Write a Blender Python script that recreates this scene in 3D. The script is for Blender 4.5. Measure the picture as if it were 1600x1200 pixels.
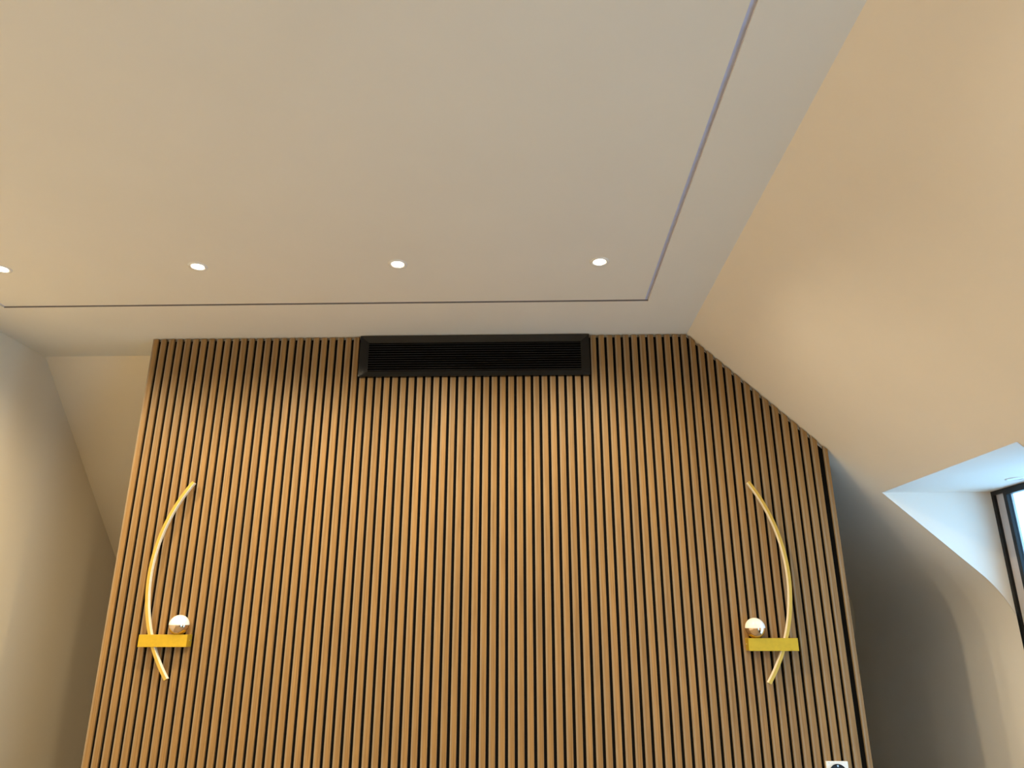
import bpy, bmesh, math, random
from mathutils import Vector, Matrix

random.seed(7)
scene = bpy.context.scene
for o in list(bpy.data.objects):
    bpy.data.objects.remove(o, do_unlink=True)
C = scene.collection

# ------------------------------------------------------------------ camera
YAW, PITCH, ROLL = -0.0224915, 0.323419, -0.0010993
cam_d = bpy.data.cameras.new('camera')
cam = bpy.data.objects.new('camera', cam_d)
C.objects.link(cam)
cam_d.sensor_fit = 'HORIZONTAL'
cam_d.sensor_width = 36.0
cam_d.lens = 1124.507 / 1600 * 36.0
cam_d.clip_start = 0.02
fwd = Vector((math.sin(YAW) * math.cos(PITCH), math.cos(YAW) * math.cos(PITCH), math.sin(PITCH)))
rgt = Vector((math.cos(YAW), -math.sin(YAW), 0))
upv = rgt.cross(fwd)
r2 = rgt * math.cos(ROLL) + upv * math.sin(ROLL)
u2 = -rgt * math.sin(ROLL) + upv * math.cos(ROLL)
cam.matrix_world = Matrix(((r2.x, u2.x, -fwd.x, 1.85124), (r2.y, u2.y, -fwd.y, -3.2702),
                           (r2.z, u2.z, -fwd.z, 1.45096), (0, 0, 0, 1)))
scene.camera = cam

# ------------------------------------------------------------------ world, exposure
w = bpy.data.worlds.new('sky')
scene.world = w
w.use_nodes = True
bg = w.node_tree.nodes['Background']
bg.inputs['Color'].default_value = (0.37, 0.70, 1.0, 1)
bg.inputs['Strength'].default_value = 4.3
vs = scene.view_settings
vs.view_transform = 'Standard'
vs.look = 'None'
vs.gamma = 1.0
vs.use_curve_mapping = False
vs.exposure = 0.2

SPOT_W = 78.0                      # watts of each ceiling downlight
SPOT_COL = (1.0, 0.80, 0.50)


# ------------------------------------------------------------------ material helpers
def new_mat(name):
    m = bpy.data.materials.new(name)
    m.use_nodes = True
    nt = m.node_tree
    return m, nt, nt.nodes['Principled BSDF']


def simple(name, col, rough=0.5, metal=0.0, spec=0.5, noise=0.0, nscale=40.0, bump=0.0):
    m, nt, b = new_mat(name)
    b.inputs['Roughness'].default_value = rough
    b.inputs['Metallic'].default_value = metal
    b.inputs['Specular IOR Level'].default_value = spec
    b.inputs['Base Color'].default_value = (*col, 1)
    if noise or bump:
        tc = nt.nodes.new('ShaderNodeTexCoord')
        n = nt.nodes.new('ShaderNodeTexNoise')
        n.inputs['Scale'].default_value = nscale
        n.inputs['Detail'].default_value = 4
        nt.links.new(tc.outputs['Object'], n.inputs['Vector'])
        if noise:
            r = nt.nodes.new('ShaderNodeValToRGB')
            r.color_ramp.elements[0].position = 0.3
            r.color_ramp.elements[1].position = 0.7
            r.color_ramp.elements[0].color = (*[c * (1 - noise) for c in col], 1)
            r.color_ramp.elements[1].color = (*[min(1, c * (1 + noise)) for c in col], 1)
            nt.links.new(n.outputs['Fac'], r.inputs['Fac'])
            nt.links.new(r.outputs['Color'], b.inputs['Base Color'])
        if bump:
            bp = nt.nodes.new('ShaderNodeBump')
            bp.inputs['Strength'].default_value = bump
            bp.inputs['Distance'].default_value = 0.002
            nt.links.new(n.outputs['Fac'], bp.inputs['Height'])
            nt.links.new(bp.outputs['Normal'], b.inputs['Normal'])
    return m


def emit(name, col, strength):
    m, nt, b = new_mat(name)
    b.inputs['Base Color'].default_value = (0.8, 0.8, 0.8, 1)
    b.inputs['Emission Color'].default_value = (*col, 1)
    b.inputs['Emission Strength'].default_value = strength
    return m


def wood_mat():
    m, nt, b = new_mat('oak_veneer')
    N, L = nt.nodes.new, nt.links.new
    tc = N('ShaderNodeTexCoord')
    oi = N('ShaderNodeObjectInfo')
    off = N('ShaderNodeVectorMath'); off.operation = 'MULTIPLY'
    off.inputs[1].default_value = (37.0, 11.0, 53.0)
    cmb = N('ShaderNodeCombineXYZ')
    for i in range(3):
        L(oi.outputs['Random'], cmb.inputs[i])
    L(cmb.outputs[0], off.inputs[0])
    add = N('ShaderNodeVectorMath'); add.operation = 'ADD'
    L(tc.outputs['Object'], add.inputs[0]); L(off.outputs[0], add.inputs[1])
    sc = N('ShaderNodeVectorMath'); sc.operation = 'MULTIPLY'
    sc.inputs[1].default_value = (260.0, 120.0, 5.0)
    L(add.outputs[0], sc.inputs[0])
    n1 = N('ShaderNodeTexNoise'); n1.inputs['Scale'].default_value = 1.0
    n1.inputs['Detail'].default_value = 6; n1.inputs['Roughness'].default_value = 0.6
    L(sc.outputs[0], n1.inputs['Vector'])
    ramp = N('ShaderNodeValToRGB')
    e = ramp.color_ramp.elements
    e[0].position = 0.30; e[0].color = (0.185, 0.096, 0.026, 1)
    e[1].position = 0.68; e[1].color = (0.330, 0.190, 0.064, 1)
    L(n1.outputs['Fac'], ramp.inputs['Fac'])
    # slow figure along the board
    sc2 = N('ShaderNodeVectorMath'); sc2.operation = 'MULTIPLY'
    sc2.inputs[1].default_value = (30.0, 30.0, 1.6)
    L(add.outputs[0], sc2.inputs[0])
    n2 = N('ShaderNodeTexNoise'); n2.inputs['Scale'].default_value = 1.0
    L(sc2.outputs[0], n2.inputs['Vector'])
    hsv = N('ShaderNodeHueSaturation')
    mr = N('ShaderNodeMapRange')
    mr.inputs['From Min'].default_value = 0.3; mr.inputs['From Max'].default_value = 0.7
    mr.inputs['To Min'].default_value = 0.90; mr.inputs['To Max'].default_value = 1.08
    L(n2.outputs['Fac'], mr.inputs['Value'])
    mr2 = N('ShaderNodeMapRange')
    mr2.inputs['To Min'].default_value = 0.92; mr2.inputs['To Max'].default_value = 1.08
    L(oi.outputs['Random'], mr2.inputs['Value'])
    mul = N('ShaderNodeMath'); mul.operation = 'MULTIPLY'
    L(mr.outputs[0], mul.inputs[0]); L(mr2.outputs[0], mul.inputs[1])
    L(ramp.outputs['Color'], hsv.inputs['Color']); L(mul.outputs[0], hsv.inputs['Value'])
    # greyer band along one edge, a camera colour fringe put into the wood colour
    sx = N('ShaderNodeSeparateXYZ'); L(tc.outputs['Object'], sx.inputs[0])
    mx = N('ShaderNodeMapRange')
    mx.inputs['From Min'].default_value = 0.0050; mx.inputs['From Max'].default_value = 0.0095
    mx.inputs['To Min'].default_value = 0.62; mx.inputs['To Max'].default_value = 0.0
    L(sx.outputs['X'], mx.inputs['Value'])
    mix = N('ShaderNodeMix'); mix.data_type = 'RGBA'
    L(mx.outputs[0], mix.inputs['Factor'])
    L(hsv.outputs['Color'], mix.inputs['A'])
    mix.inputs['B'].default_value = (0.29, 0.235, 0.17, 1)
    L(mix.outputs['Result'], b.inputs['Base Color'])
    b.inputs['Roughness'].default_value = 0.5
    b.inputs['Specular IOR Level'].default_value = 0.5
    bp = N('ShaderNodeBump'); bp.inputs['Strength'].default_value = 0.15
    bp.inputs['Distance'].default_value = 0.001
    L(n1.outputs['Fac'], bp.inputs['Height']); L(bp.outputs['Normal'], b.inputs['Normal'])
    return m


M = {}
M['beige'] = simple('beige_wall', (0.80, 0.715, 0.575), 0.75, spec=0.25, noise=0.012, nscale=3.0)  # warmer, darker wall tone for the left wall and far slope
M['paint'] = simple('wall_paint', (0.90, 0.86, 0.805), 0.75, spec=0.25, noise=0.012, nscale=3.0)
M['ceil'] = simple('ceiling_paint', (0.80, 0.775, 0.71), 0.75, spec=0.25, noise=0.012, nscale=3.0)
M['plaster'] = simple('bare_plaster', (0.62, 0.60, 0.56), 0.9, noise=0.05, nscale=20)
M['body'] = simple('blocker_dark', (0.07, 0.07, 0.07), 0.8, noise=0.05, nscale=20)  # near-black, so the added blocker keeps the right recess dark
M['floor'] = simple('floor_oak', (0.22, 0.18, 0.125), 0.5, noise=0.12, nscale=6)
M['felt'] = simple('black_felt', (0.006, 0.006, 0.006), 0.95, spec=0.1, noise=0.2, nscale=300)
M['wood'] = wood_mat()
M['profile'] = simple('anodised_profile', (0.56, 0.60, 0.82), 0.5, 0.0, noise=0.06, nscale=30)
M['slot_shade'] = simple('gap_shade', (0.20, 0.18, 0.17), 0.6, noise=0.05)
M['black'] = simple('black_powder_coat', (0.005, 0.005, 0.0055), 0.22, 0.0, spec=0.35, noise=0.1, nscale=200)
M['blade'] = simple('louvre_black', (0.022, 0.022, 0.023), 0.35, noise=0.1, nscale=200)
M['void'] = simple('duct_black', (0.002, 0.002, 0.002), 0.9, spec=0.05, noise=0.1)
M['brass'] = simple('brushed_brass', (0.62, 0.42, 0.03), 0.42, 0.55, noise=0.05, nscale=60)
M['brass2'] = simple('satin_brass_strip', (0.62, 0.43, 0.09), 0.38, 0.5, noise=0.03, nscale=60)
M['diff'] = simple('strip_diffuser', (0.85, 0.80, 0.68), 0.5, noise=0.02)
M['opal'] = simple('opal_glass', (0.93, 0.92, 0.90), 0.25, noise=0.02, nscale=150)
M['mirror'] = simple('rose_gold_mirror', (0.80, 0.62, 0.45), 0.06, 1.0, noise=0.02)
M['steel'] = simple('screw_steel', (0.8, 0.78, 0.75), 0.2, 1.0, noise=0.02)
M['white'] = simple('white_trim', (0.85, 0.84, 0.82), 0.4, noise=0.01)
M['lens'] = emit('lamp_lens', (1.0, 0.86, 0.62), 14.0)
M['lens_off'] = simple('lamp_lens_unlit', (0.75, 0.78, 0.80), 0.3, noise=0.02)
M['wframe'] = simple('window_black_aluminium', (0.006, 0.007, 0.009), 0.35, spec=0.3, noise=0.1, nscale=100)
M['wpanel'] = simple('window_grey_panel', (0.55, 0.52, 0.53), 0.45, noise=0.02, nscale=30)
M['plate'] = simple('socket_white', (0.85, 0.87, 0.88), 0.25, noise=0.01)
M['sblack'] = simple('socket_black', (0.012, 0.013, 0.016), 0.25, noise=0.1)
gm, gnt, gb = new_mat('clear_glass')
for n in list(gnt.nodes):
    if n.type != 'OUTPUT_MATERIAL':
        gnt.nodes.remove(n)
gt = gnt.nodes.new('ShaderNodeBsdfTransparent'); gt.inputs['Color'].default_value = (0.93, 0.97, 1.0, 1)
gg = gnt.nodes.new('ShaderNodeBsdfGlossy'); gg.inputs['Roughness'].default_value = 0.02
gl = gnt.nodes.new('ShaderNodeLayerWeight'); gl.inputs['Blend'].default_value = 0.5
gp = gnt.nodes.new('ShaderNodeMath'); gp.operation = 'POWER'; gp.inputs[1].default_value = 5.0
gnt.links.new(gl.outputs['Facing'], gp.inputs[0])
gf = gnt.nodes.new('ShaderNodeMapRange')
gf.inputs['To Min'].default_value = 0.04; gf.inputs['To Max'].default_value = 0.9
gnt.links.new(gp.outputs[0], gf.inputs['Value'])
gx = gnt.nodes.new('ShaderNodeMixShader')
gnt.links.new(gf.outputs[0], gx.inputs[0]); gnt.links.new(gt.outputs[0], gx.inputs[1])
gnt.links.new(gg.outputs[0], gx.inputs[2])
gnt.links.new(gx.outputs[0], [n for n in gnt.nodes if n.type == 'OUTPUT_MATERIAL'][0].inputs['Surface'])
M['glass'] = gm


# ------------------------------------------------------------------ mesh helpers
def add_box(bm, x0, x1, y0, y1, z0, z1):
    v = [bm.verts.new(p) for p in ((x0, y0, z0), (x1, y0, z0), (x1, y1, z0), (x0, y1, z0),
                                   (x0, y0, z1), (x1, y0, z1), (x1, y1, z1), (x0, y1, z1))]
    fs = []
    for f in ((0, 3, 2, 1), (4, 5, 6, 7), (0, 1, 5, 4), (1, 2, 6, 5), (2, 3, 7, 6), (3, 0, 4, 7)):
        fs.append(bm.faces.new([v[i] for i in f]))
    return fs


def add_prism(bm, pts, axis, a, b):
    """closed polygon pts in the plane normal to axis, extruded from a to b"""
    def P(p, t):
        return {0: (t, p[0], p[1]), 1: (p[0], t, p[1]), 2: (p[0], p[1], t)}[axis]
    A = [bm.verts.new(P(p, a)) for p in pts]
    B = [bm.verts.new(P(p, b)) for p in pts]
    n = len(pts)
    bm.faces.new(A); bm.faces.new(B[::-1])
    for i in range(n):
        bm.faces.new((A[i], B[i], B[(i + 1) % n], A[(i + 1) % n]))


def add_lathe(bm, prof, seg=32, flip=False):
    """profile [(r, z)] spun about local z"""
    rings = []
    for r, z in prof:
        if r < 1e-6:
            rings.append([bm.verts.new((0, 0, z))])
        else:
            rings.append([bm.verts.new((r * math.cos(2 * math.pi * i / seg), r * math.sin(2 * math.pi * i / seg), z))
                          for i in range(seg)])
    for a, b in zip(rings, rings[1:]):
        for i in range(seg):
            j = (i + 1) % seg
            if len(a) == 1:
                bm.faces.new((a[0], b[i], b[j]))
            elif len(b) == 1:
                bm.faces.new((a[i], b[0], a[j]))
            else:
                bm.faces.new((a[i], b[i], b[j], a[j]))


def to_mesh(name, bm, mat, smooth=False, bevel=0.0):
    if bevel:
        bmesh.ops.bevel(bm, geom=list(bm.edges), offset=bevel, segments=2, affect='EDGES', profile=0.7)
    bmesh.ops.recalc_face_normals(bm, faces=bm.faces)
    me = bpy.data.meshes.new(name)
    bm.to_mesh(me); bm.free()
    me.materials.append(mat)
    if smooth:
        for p in me.polygons:
            p.use_smooth = True
    return me


def obj(name, data, parent=None, loc=(0, 0, 0)):
    o = bpy.data.objects.new(name, data)
    C.objects.link(o)
    o.location = loc
    if parent is not None:
        o.parent = parent
    return o


def tag(o, label, cat=None, group=None, kind=None):
    o['label'] = label
    if cat: o['category'] = cat
    if group: o['group'] = group
    if kind: o['kind'] = kind
    return o


def thing(name, label, cat, loc, group=None):
    o = obj(name, None, None, loc)
    return tag(o, label, cat, group)


def box_mesh(name, mat, *d, bevel=0.0):
    bm = bmesh.new(); add_box(bm, *d)
    return to_mesh(name, bm, mat, bevel=bevel)


# ------------------------------------------------------------------ the setting
H = 2.80                    # ceiling height
XL = -0.695                 # left wall
XC = 2.632                  # crease between flat ceiling and right slope
YB = 0.234                  # crease between flat ceiling and far slope
YR = -6.0                   # wall behind the viewer
SL = 0.966                  # fall of both slopes
DX = 3.444                  # edge of the dormer openings in the slope
DZ = 2.020                  # dormer ceiling height
WX = 3.925                  # inner face of the windows
XK = 3.952                  # knee wall

# slope profile (t = horizontal run from the crease): straight, then a swept curve into the knee wall
ang = math.atan(SL)
tk = XK - XC
tf = 1.62                    # run of the far slope
zk = H - SL * tk
Rr = 0.46
turn = math.pi / 2 - ang
T = Rr * math.tan(turn / 2)
prof = [(0.0, H), (DX - XC, H - SL * (DX - XC))]
p0 = (tk - T * math.cos(ang), zk + T * math.sin(ang))
cx = tk - Rr; cz = zk - T
NCV = 20
for i in range(NCV + 1):
    a = math.pi / 2 - ang - turn * i / NCV     # angle of the normal above horizontal
    prof.append((cx + Rr * math.cos(a), cz + Rr * math.sin(a)))
prof.append((tk, 0.0))

bm = bmesh.new(); add_box(bm, XL - .1, XK + .3, YR - .1, YB + tf + .1, -0.1, 0.0)
tag(obj('floor', to_mesh('floor', bm, M['floor'])), 'oak floor of the attic room', 'floor', kind='structure')

# ceiling with a shadow-gap groove round its middle panel
G = 0.0085
gx0, gx1, gy0, gy1 = -0.478, 2.376, -4.30, -0.385
bm = bmesh.new()
TH = 0.03
add_box(bm, gx0 + G, gx1 - G, gy0 + G, gy1 - G, H, H + TH)
add_box(bm, XL, gx0 - G, YR, YB, H, H + TH)
add_box(bm, gx1 + G, XC, YR, YB, H, H + TH)
add_box(bm, gx0 - G, gx1 + G, gy1 + G, YB, H, H + TH)
add_box(bm, gx0 - G, gx1 + G, YR, gy0 - G, H, H + TH)
ceiling = tag(obj('ceiling', to_mesh('ceiling', bm, M['ceil'])), 'flat off-white ceiling with a thin rectangular shadow gap', 'ceiling', kind='structure')
for (a, b, c, d) in ((gx0 - G, gx1 + G, gy1 - G, gy1 + G), (gx0 - G, gx1 + G, gy0 - G, gy0 + G),
                     (gx0 - G, gx0 + G, gy0 + G, gy1 - G), (gx1 - G, gx1 + G, gy0 + G, gy1 - G)):
    o = obj('shadow_gap_profile', box_mesh('shadow_gap_profile', M['profile'], a, b, c, d, H + 0.007, H + 0.028), ceiling)
    o['label'] = 'lavender grey recessed shadow gap strip'
for yy in (gy1, gy0):  # slot shade put in as dark strips, on the crosswise runs
    o = obj('shadow_gap_shade', box_mesh('shadow_gap_shade', M['slot_shade'], gx0 - G, gx1 + G, yy + G - 0.002, yy + G, H + 0.0004, H + 0.0068), ceiling)
    o['label'] = 'shade inside the recessed shadow gap, as a dark strip'
bm = bmesh.new(); add_box(bm, XL - 0.1, XK + .3, YR - .1, YB + tf, H + TH + .002, H + TH + .06)
obj('ceiling_slab', to_mesh('ceiling_slab', bm, M['plaster']), ceiling)

bm = bmesh.new(); add_box(bm, XL - 0.1, XL, YR, YB + tf + .1, 0, H + TH)
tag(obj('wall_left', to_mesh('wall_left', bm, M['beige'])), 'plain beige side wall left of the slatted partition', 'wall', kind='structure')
bm = bmesh.new(); add_box(bm, XL - 0.1, XK + .1, YR - 0.1, YR, 0, H + TH)
tag(obj('wall_rear', to_mesh('wall_rear', bm, M['paint'])), 'plain beige wall behind the viewer', 'wall', kind='structure')


def sheet(bm, prof_, f0, f1):
    """strip of quads along a profile between f0(t, z) and f1(t, z)"""
    A = [bm.verts.new(f0(t, z)) for t, z in prof_]
    B = [bm.verts.new(f1(t, z)) for t, z in prof_]
    for i in range(len(prof_) - 1):
        bm.faces.new((A[i], A[i + 1], B[i + 1], B[i]))


# far slope behind the partition, falling away from the viewer
bm = bmesh.new()
prof_far = [(0.0, H), (tk, H - SL * tk), (tf - T * math.cos(ang), H - SL * tf + T * math.sin(ang))]
for i in range(1, NCV + 1):
    a = math.pi / 2 - ang - turn * i / NCV
    prof_far.append((tf - Rr + Rr * math.cos(a), H - SL * tf - T + Rr * math.sin(a)))
prof_far.append((tf, 0.0))
sheet(bm, prof_far, lambda t, z: (XL, YB + t, z), lambda t, z: (min(XC + t + .02, XK + .02), YB + t, z))
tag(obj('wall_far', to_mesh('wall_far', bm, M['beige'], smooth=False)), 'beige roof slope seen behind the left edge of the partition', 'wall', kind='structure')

# right slope with dormer openings
dormers = [(-0.950, -0.004), (-4.15, -2.20)]  # second dormer is unseen, added and sized to supply daylight
WZ0 = 0.06
bm = bmesh.new()
edges = [YR]
for a, b in reversed(dormers):
    edges += [a, b]
for i in range(0, len(edges), 2):
    a = edges[i]
    if i + 1 < len(edges):
        b = edges[i + 1]
        sheet(bm, prof, lambda t, z, a=a: (XC + t, a, z), lambda t, z, b=b: (XC + t, b, z))
    else:
        sheet(bm, prof, lambda t, z, a=a: (XC + t, a, z), lambda t, z: (XC + t, YB + tf + .05, z))
for a, b in dormers:
    sheet(bm, prof[:2], lambda t, z: (XC + t, a, z), lambda t, z: (XC + t, b, z))
    sheet(bm, [(tk, WZ0), (tk, 0.0)], lambda t, z: (XC + t, a, z), lambda t, z: (XC + t, b, z))
    sheet(bm, [(tk, WZ0), (tk + .06, WZ0)], lambda t, z: (XC + t, a, z), lambda t, z: (XC + t, b, z))
bmesh.ops.remove_doubles(bm, verts=bm.verts, dist=1e-5)
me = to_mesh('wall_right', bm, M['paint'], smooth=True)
me.set_sharp_from_angle(angle=math.radians(30))
wall_right = tag(obj('wall_right', me), 'beige roof slope on the right sweeping down into a curved wall', 'wall', kind='structure')
for k, (a, b) in enumerate(dormers):
    bm = bmesh.new()
    # dormer ceiling
    add_box(bm, DX, XK + .06, a, b, prof[1][1], prof[1][1] + 0.02)
    cheek = [(XC + t, z) for t, z in prof[1:-1]] + [(XK, WZ0), (XK + .06, WZ0), (XK + .06, prof[1][1] + 0.02), (DX, prof[1][1] + 0.02)]
    for y0, y1 in ((b, b + .004), (a - .004, a)):
        add_prism(bm, cheek, 1, y0, y1)
    obj('dormer_lining', to_mesh('dormer_lining', bm, M['paint']), wall_right)

# windows closing the dormers
ZT = prof[1][1]
for k, (a, b) in enumerate(dormers):
    win = obj('window_%d' % (k + 1), None, None, (WX, b, WZ0))
    tag(win, ('black-framed window with a grey side panel in the dormer at right edge' if k == 0 else
              'added black-framed dormer window behind the viewer, for daylight'), 'window',
        None if k == 0 else 'added dormer windows behind the viewer', 'structure')
    Wd = b - a; Ht = ZT - WZ0
    D = 0.05
    F = 0.017
    bm = bmesh.new()       # outer frame, local: x out, y = -distance from cheek, z up
    add_box(bm, 0, D, -F, 0, 0, Ht); add_box(bm, 0, D, -Wd, -Wd + F, 0, Ht)
    add_box(bm, 0, D, -Wd + F, -F, Ht - F, Ht); add_box(bm, 0, D, -Wd + F, -F, 0, F)
    obj('window_frame', to_mesh('window_frame', bm, M['wframe']), win)
    sp = 0.080             # width of the side panels
    for s0, s1 in ((-F - sp + .008, -F), (-Wd + F, -Wd + F + sp - .008)):
        obj('side_panel', box_mesh('side_panel', M['wpanel'], 0.012, 0.04, s0, s1, F, Ht - F), win)
    sa, sb = -Wd + F + sp - .008, -F - sp + .008
    bm = bmesh.new()
    S = 0.022
    add_box(bm, -0.004, 0.016, sb - S, sb, F, Ht - F); add_box(bm, -0.004, 0.016, sa, sa + S, F, Ht - F)
    add_box(bm, -0.004, 0.016, sa + S, sb - S, Ht - F - 0.012, Ht - F); add_box(bm, -0.004, 0.016, sa + S, sb - S, F, F + S)
    sash = obj('sash', to_mesh('sash', bm, M['wframe']), win)
    obj('pane', box_mesh('pane', M['glass'], 0.007, 0.011, sa + S, sb - S, F + S, Ht - F - 0.012), sash)

# ------------------------------------------------------------------ slatted partition
PX = 3.231
TOPG = 0.004


def top_at(x):
    return H if x <= XC else H - SL * (x - XC)


bm = bmesh.new()
add_prism(bm, [(0.001, 0), (PX, 0), (PX, top_at(PX)), (XC, H), (0.001, H)], 1, 0.0215, 0.12)
wall_front = tag(obj('wall_front', to_mesh('wall_front', bm, M['plaster'])),
                 'partition wall clad in vertical oak slats over black felt', 'wall', kind='structure')
bm = bmesh.new()
# added unseen block behind the cladding, keeps light out of the right recess
add_prism(bm, [(0.12, 0), (0.90, 0), (0.90, H - SL * (0.90 - YB) - .005), (YB, H - .003), (0.12, H - .003)], 0, 0.02, XC)
add_prism(bm, [(0.12, 0), (0.90, 0), (0.90, H - SL * (0.90 - YB) - .005), (0.85, top_at(PX)), (0.12, top_at(PX))], 0, XC, PX - .03)
obj('light_blocker', to_mesh('light_blocker', bm, M['body']), wall_front)
bm = bmesh.new()
fg = 0.012
add_prism(bm, [(0.003, 0.01), (PX - .002, 0.01), (PX - .002, top_at(PX) - fg * 1.4), (XC - .004, H - fg), (0.003, H - fg)], 1, 0.0115, 0.0210)
obj('felt_backing', to_mesh('felt_backing', bm, M['felt']), wall_front)['label'] = 'black felt between the slats'

SW, SD, CH = 0.027, 0.0115, 0.0012


def slat_mesh(x, w, ztop=None):
    """local x from 0 to w, y 0 (front) to SD, z 0..top; the top follows the slope when ztop is None"""
    sec = [(0, SD), (0, CH), (CH, 0), (w - CH, 0), (w, CH), (w, SD)]
    bm = bmesh.new()
    A = [bm.verts.new((p[0], p[1], 0.01)) for p in sec]
    B = [bm.verts.new((p[0], p[1], (ztop if ztop else top_at(x + p[0]) - TOPG * 1.3))) for p in sec]
    bm.faces.new(A); bm.faces.new(B[::-1])
    for i in range(6):
        bm.faces.new((A[i], B[i], B[(i + 1) % 6], A[(i + 1) % 6]))
    return to_mesh('slat', bm, M['wood'])


VX0, VX1, VZ0, VZ1 = 1.036, 2.153, 2.586, 2.797
tall = slat_mesh(0, SW, H - TOPG)
under = slat_mesh(0, SW, VZ0 - 0.001)
for i in range(81):
    x = 0.04 * i
    wd = SW
    if i == 80:
        x, wd = 3.2115, 0.0195
    if 26 <= i <= 53:
        me = under
    elif x + wd <= XC:
        me = tall
    else:
        me = slat_mesh(x, wd)
    obj('slat', me, wall_front, (x, 0, 0))

# ------------------------------------------------------------------ air vent
vent = thing('air_vent', 'long black louvred air vent grille set into the slats', 'air vent', ((VX0 + VX1) / 2, 0.0, VZ0))
hw = (VX1 - VX0) / 2; vh = VZ1 - VZ0
bl, bt, bb = 0.041, 0.033, 0.031
oy, iy = -0.015, -0.001


def trap(bm, p, depth=0.010):
    """bevelled frame member: outer edge proud, sloping to the inner edge"""
    f = [bm.verts.new(q) for q in p]
    b = [bm.verts.new((q[0], depth, q[2])) for q in p]
    bm.faces.new(f); bm.faces.new(b[::-1])
    for i in range(4):
        bm.faces.new((f[i], b[i], b[(i + 1) % 4], f[(i + 1) % 4]))


O = [(-hw, oy, 0), (hw, oy, 0), (hw, oy, vh), (-hw, oy, vh)]
I = [(-hw + bl, iy, bb), (hw - bl, iy, bb), (hw - bl, iy, vh - bt), (-hw + bl, iy, vh - bt)]
for k in range(4):
    bm = bmesh.new()
    trap(bm, [O[k], O[(k + 1) % 4], I[(k + 1) % 4], I[k]])
    obj('frame_member', to_mesh('frame_member', bm, M['black']), vent)
obj('duct_backing', box_mesh('duct_backing', M['void'], -hw + .02, hw - .02, 0.0105, 0.0112, 0.012, vh - .012), vent)
nb = 12
iz0, iz1 = bb, vh - bt
pitch = (iz1 - iz0) / nb
bm = bmesh.new()
xx = hw - bl + .004
vsb = [(-0.001, -0.0022), (-0.001, -0.0006), (0.0095, 0.0040), (0.0095, 0.0024)]
add_prism(bm, vsb, 0, -xx, xx)
blade = to_mesh('louvre_blade', bm, M['blade'])
for i in range(nb):
    obj('louvre_blade', blade, vent, (0, 0, iz0 + (i + .5) * pitch))

# ------------------------------------------------------------------ wall sconces
def sconce(xb0, xb1, zb0, zb1, xa_top, zt, zb, xbulge, side, xs, zs, label):
    """side = +1: arc bulges to the left (the left lamp); -1 mirrored"""
    X0 = (xb0 + xb1) / 2
    r = thing('wall_sconce', label, 'wall lamp', (X0, 0.0, zb0), 'curved brass wall lamps on the slats')
    D = 0.046
    bm = bmesh.new(); add_box(bm, xb0 - X0, xb1 - X0, -D, 0.0, 0, zb1 - zb0)
    bar = obj('mounting_bar', to_mesh('mounting_bar', bm, M['brass'], bevel=0.0012), r)
    # screw on the end that faces the ball
    bm = bmesh.new(); add_lathe(bm, [(0.0, 0.002), (0.0022, 0.0015), (0.0030, 0.0), (0.0, 0.0)], 12)
    sc = obj('screw', to_mesh('screw', bm, M['steel']), bar)
    ex = (xb1 if side > 0 else xb0) - X0
    sc.location = (ex, -0.014, (zb1 - zb0) * .52)
    sc.rotation_euler = (0, side * math.pi / 2, 0)
    # the arc
    zc = (zt + zb) / 2
    sag = abs(xa_top - xbulge); hc = (zt - zb) / 2
    R = (hc * hc + sag * sag) / (2 * sag)
    xc = xbulge + side * R
    a0 = math.asin(hc / R)
    n = 48

    def arc(r_in, r_out, y0, y1, mat, nm, parent):
        bm = bmesh.new()
        rows = []
        for i in range(n + 1):
            a = -a0 + 2 * a0 * i / n
            row = []
            for (rr, y) in ((r_out, y0), (r_in, y0), (r_in, y1), (r_out, y1)):
                row.append(bm.verts.new((xc - side * rr * math.cos(a) - X0, y, zc + rr * math.sin(a) - zb0)))
            rows.append(row)
        for p, q in zip(rows, rows[1:]):
            for k in range(4):
                bm.faces.new((p[k], q[k], q[(k + 1) % 4], p[(k + 1) % 4]))
        bm.faces.new(rows[0]); bm.faces.new(rows[-1][::-1])
        me = to_mesh(nm, bm, mat, smooth=True)
        me.set_sharp_from_angle(angle=math.radians(40))
        return obj(nm, me, parent)
    st = arc(R - 0.004, R + 0.008, -0.040, -0.020, M['brass2'], 'arc_strip', r)
    df = arc(R - 0.0065, R - 0.004, -0.0385, -0.0215, M['diff'], 'light_diffuser', st)
    df['label'] = 'cream light diffuser along the inner curve'
    # ball: opal upper half, mirrored lower half
    rb = 0.0415
    cz_ = zs - zb0
    up = [(rb * math.cos(t), rb * math.sin(t)) for t in [math.pi / 2 * i / 14 for i in range(15)]]
    up[-1] = (0.0, rb)
    bm = bmesh.new(); add_lathe(bm, up, 40)
    g = obj('globe', to_mesh('globe', bm, M['opal'], smooth=True), r, (xs - X0, -0.030, cz_))
    g['label'] = 'white upper half of the glass ball'
    lo = [(rb * math.cos(t), -rb * math.sin(t)) for t in [math.pi / 2 * i / 14 for i in range(15)]]
    lo[-1] = (0.0, -rb)
    lo = [(rb * 1.0, 0.0)] + lo[1:]
    bm = bmesh.new(); add_lathe(bm, lo, 40)
    ml = obj('mirror_cap', to_mesh('mirror_cap', bm, M['mirror'], smooth=True), r, (xs - X0, -0.030, cz_))
    ml['label'] = 'rose gold mirrored lower half of the ball'
    bm = bmesh.new(); add_lathe(bm, [(0.0, 0.006), (0.012, 0.006), (0.014, 0.0), (0.0, 0.0)], 24)
    obj('ball_holder', to_mesh('ball_holder', bm, M['brass']), r, (xs - X0, -0.028, zb1 - zb0 - 0.001))
    return r


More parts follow.
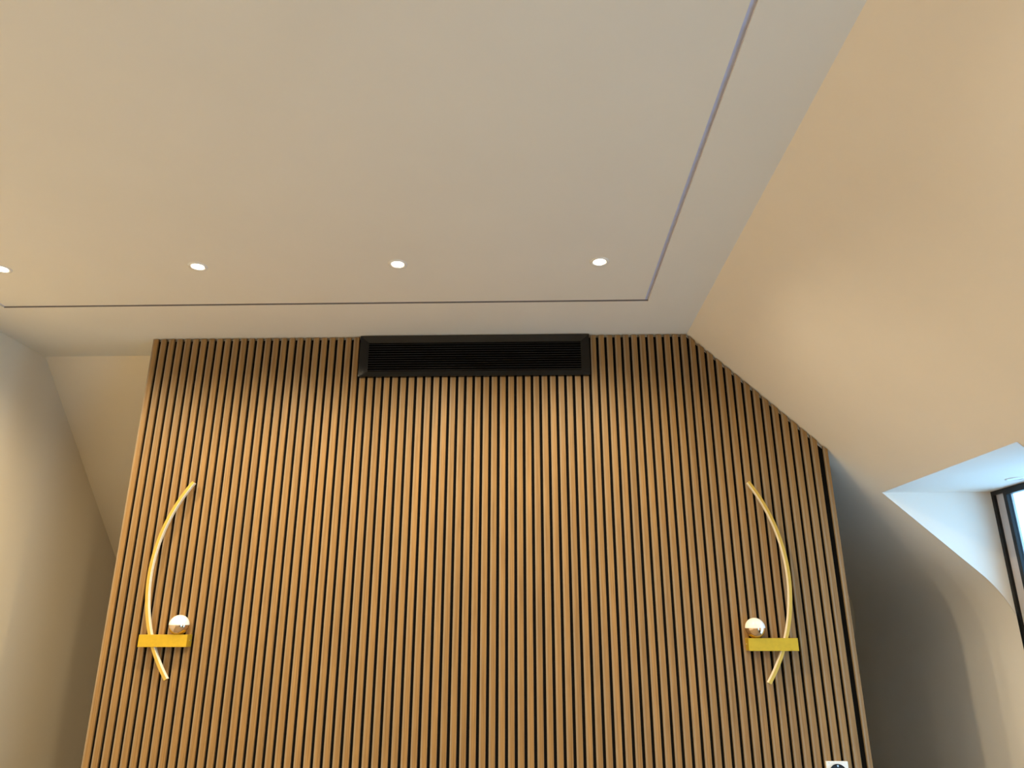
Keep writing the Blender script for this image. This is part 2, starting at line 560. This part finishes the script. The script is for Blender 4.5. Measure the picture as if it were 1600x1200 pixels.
sconce(0.181, 0.391, 1.3645, 1.4145, 0.320, 2.073, 1.236, 0.182, 1, 0.341, 1.4535,
       'brass wall lamp with arc bowed left, on the slats at left')
sconce(2.768, 2.975, 1.348, 1.3985, 2.840, 2.061, 1.2225, 2.971, -1, 2.807, 1.4385,
       'brass wall lamp with arc bowed right, on the slats at right')

# ------------------------------------------------------------------ power socket
SX, SZ = 3.0845, 0.886
soc = thing('power_socket', 'white power socket with black round insert low on right slats', 'socket', (SX, 0.0, SZ - 0.043))
bm = bmesh.new(); add_box(bm, -0.0435, 0.0435, -0.011, 0.0, 0.0, 0.087)
obj('cover_plate', to_mesh('cover_plate', bm, M['plate'], bevel=0.0025), soc)
bm = bmesh.new()
add_lathe(bm, [(0.0, 0.001), (0.0315, 0.001), (0.0335, 0.004), (0.0345, 0.0045), (0.0345, 0.0), (0.0, 0.0)], 40)
ins = obj('socket_insert', to_mesh('socket_insert', bm, M['sblack'], smooth=False), soc, (0, -0.0108, 0.0435))
ins.rotation_euler = (math.pi / 2, 0, 0)
ins['label'] = 'black round socket well'
for s in (-1, 1):
    obj('earth_clip', box_mesh('earth_clip', M['steel'], -0.003, 0.003, -0.004 if s < 0 else -0.004, 0.004, 0.0, 0.004), ins, (0, s * 0.0275, 0.001))
    bm = bmesh.new(); add_lathe(bm, [(0.0, 0.0006), (0.0028, 0.0006), (0.0028, 0.0), (0.0, 0.0)], 16)
    obj('pin_hole', to_mesh('pin_hole', bm, M['void']), ins, (s * 0.0095, 0, 0.001))
obj('marking', box_mesh('marking', simple('grey_print', (0.35, 0.38, 0.40), 0.6, noise=0.02), -0.004, 0.004, -0.0002, 0.0, -0.0006, 0.0006), soc, (-0.033, -0.0110, 0.0815))

# ------------------------------------------------------------------ downlights
def ring_mesh():
    bm = bmesh.new()
    add_lathe(bm, [(0.0240, 0.0), (0.0245, -0.0020), (0.0280, -0.0036), (0.0360, -0.0028), (0.0375, 0.0)], 40)
    return to_mesh('trim_ring', bm, M['white'], smooth=True)


def lens_mesh(mat):
    bm = bmesh.new()
    add_lathe(bm, [(0.0, -0.0012), (0.0240, -0.0012), (0.0240, -0.0002), (0.0, -0.0002)], 32)
    return to_mesh('lens', bm, mat)


RING, LENS, LENS0 = ring_mesh(), lens_mesh(M['lens']), lens_mesh(M['lens_off'])
ld = bpy.data.lights.new('downlight_beam', 'SPOT')
ld.energy = SPOT_W
ld.color = SPOT_COL
ld.spot_size = math.radians(162)
ld.spot_blend = 0.75
ld.shadow_soft_size = 0.028


def downlight(x, y, z, label, group=None, lit=True):
    r = thing('ceiling_downlight', label, 'ceiling light', (x, y, z), group)
    obj('trim_ring', RING, r)
    obj('lens', LENS if lit else LENS0, r)
    if lit:
        l = bpy.data.objects.new('lamp', ld); C.objects.link(l)
        l.parent = r; l.location = (0, 0, -0.006)
    return r


g1 = 'lit ceiling downlights along the slatted wall'
row = [-0.240, 0.550, 1.345, 2.138]
labs = ['lit ceiling downlight cut off by the left edge of the photo', 'lit ceiling downlight nearest the left wall lamp, second from left',
        'lit ceiling downlight above the left part of the air vent', 'lit ceiling downlight beside the corner of the shadow gap']
for x, lb in zip(row, labs):
    downlight(x, -0.744, H, lb, g1)
g2 = 'added ceiling downlights behind the viewer'
for y in (-2.35, -3.95):  # two unseen rows, added to supply the room's light
    for x in row:
        downlight(x, y, H, 'added ceiling downlight behind the viewer, to light the room', g2)
downlight(3.838, -0.318, ZT, 'small unlit downlight in the dormer ceiling by the window', None, lit=False)
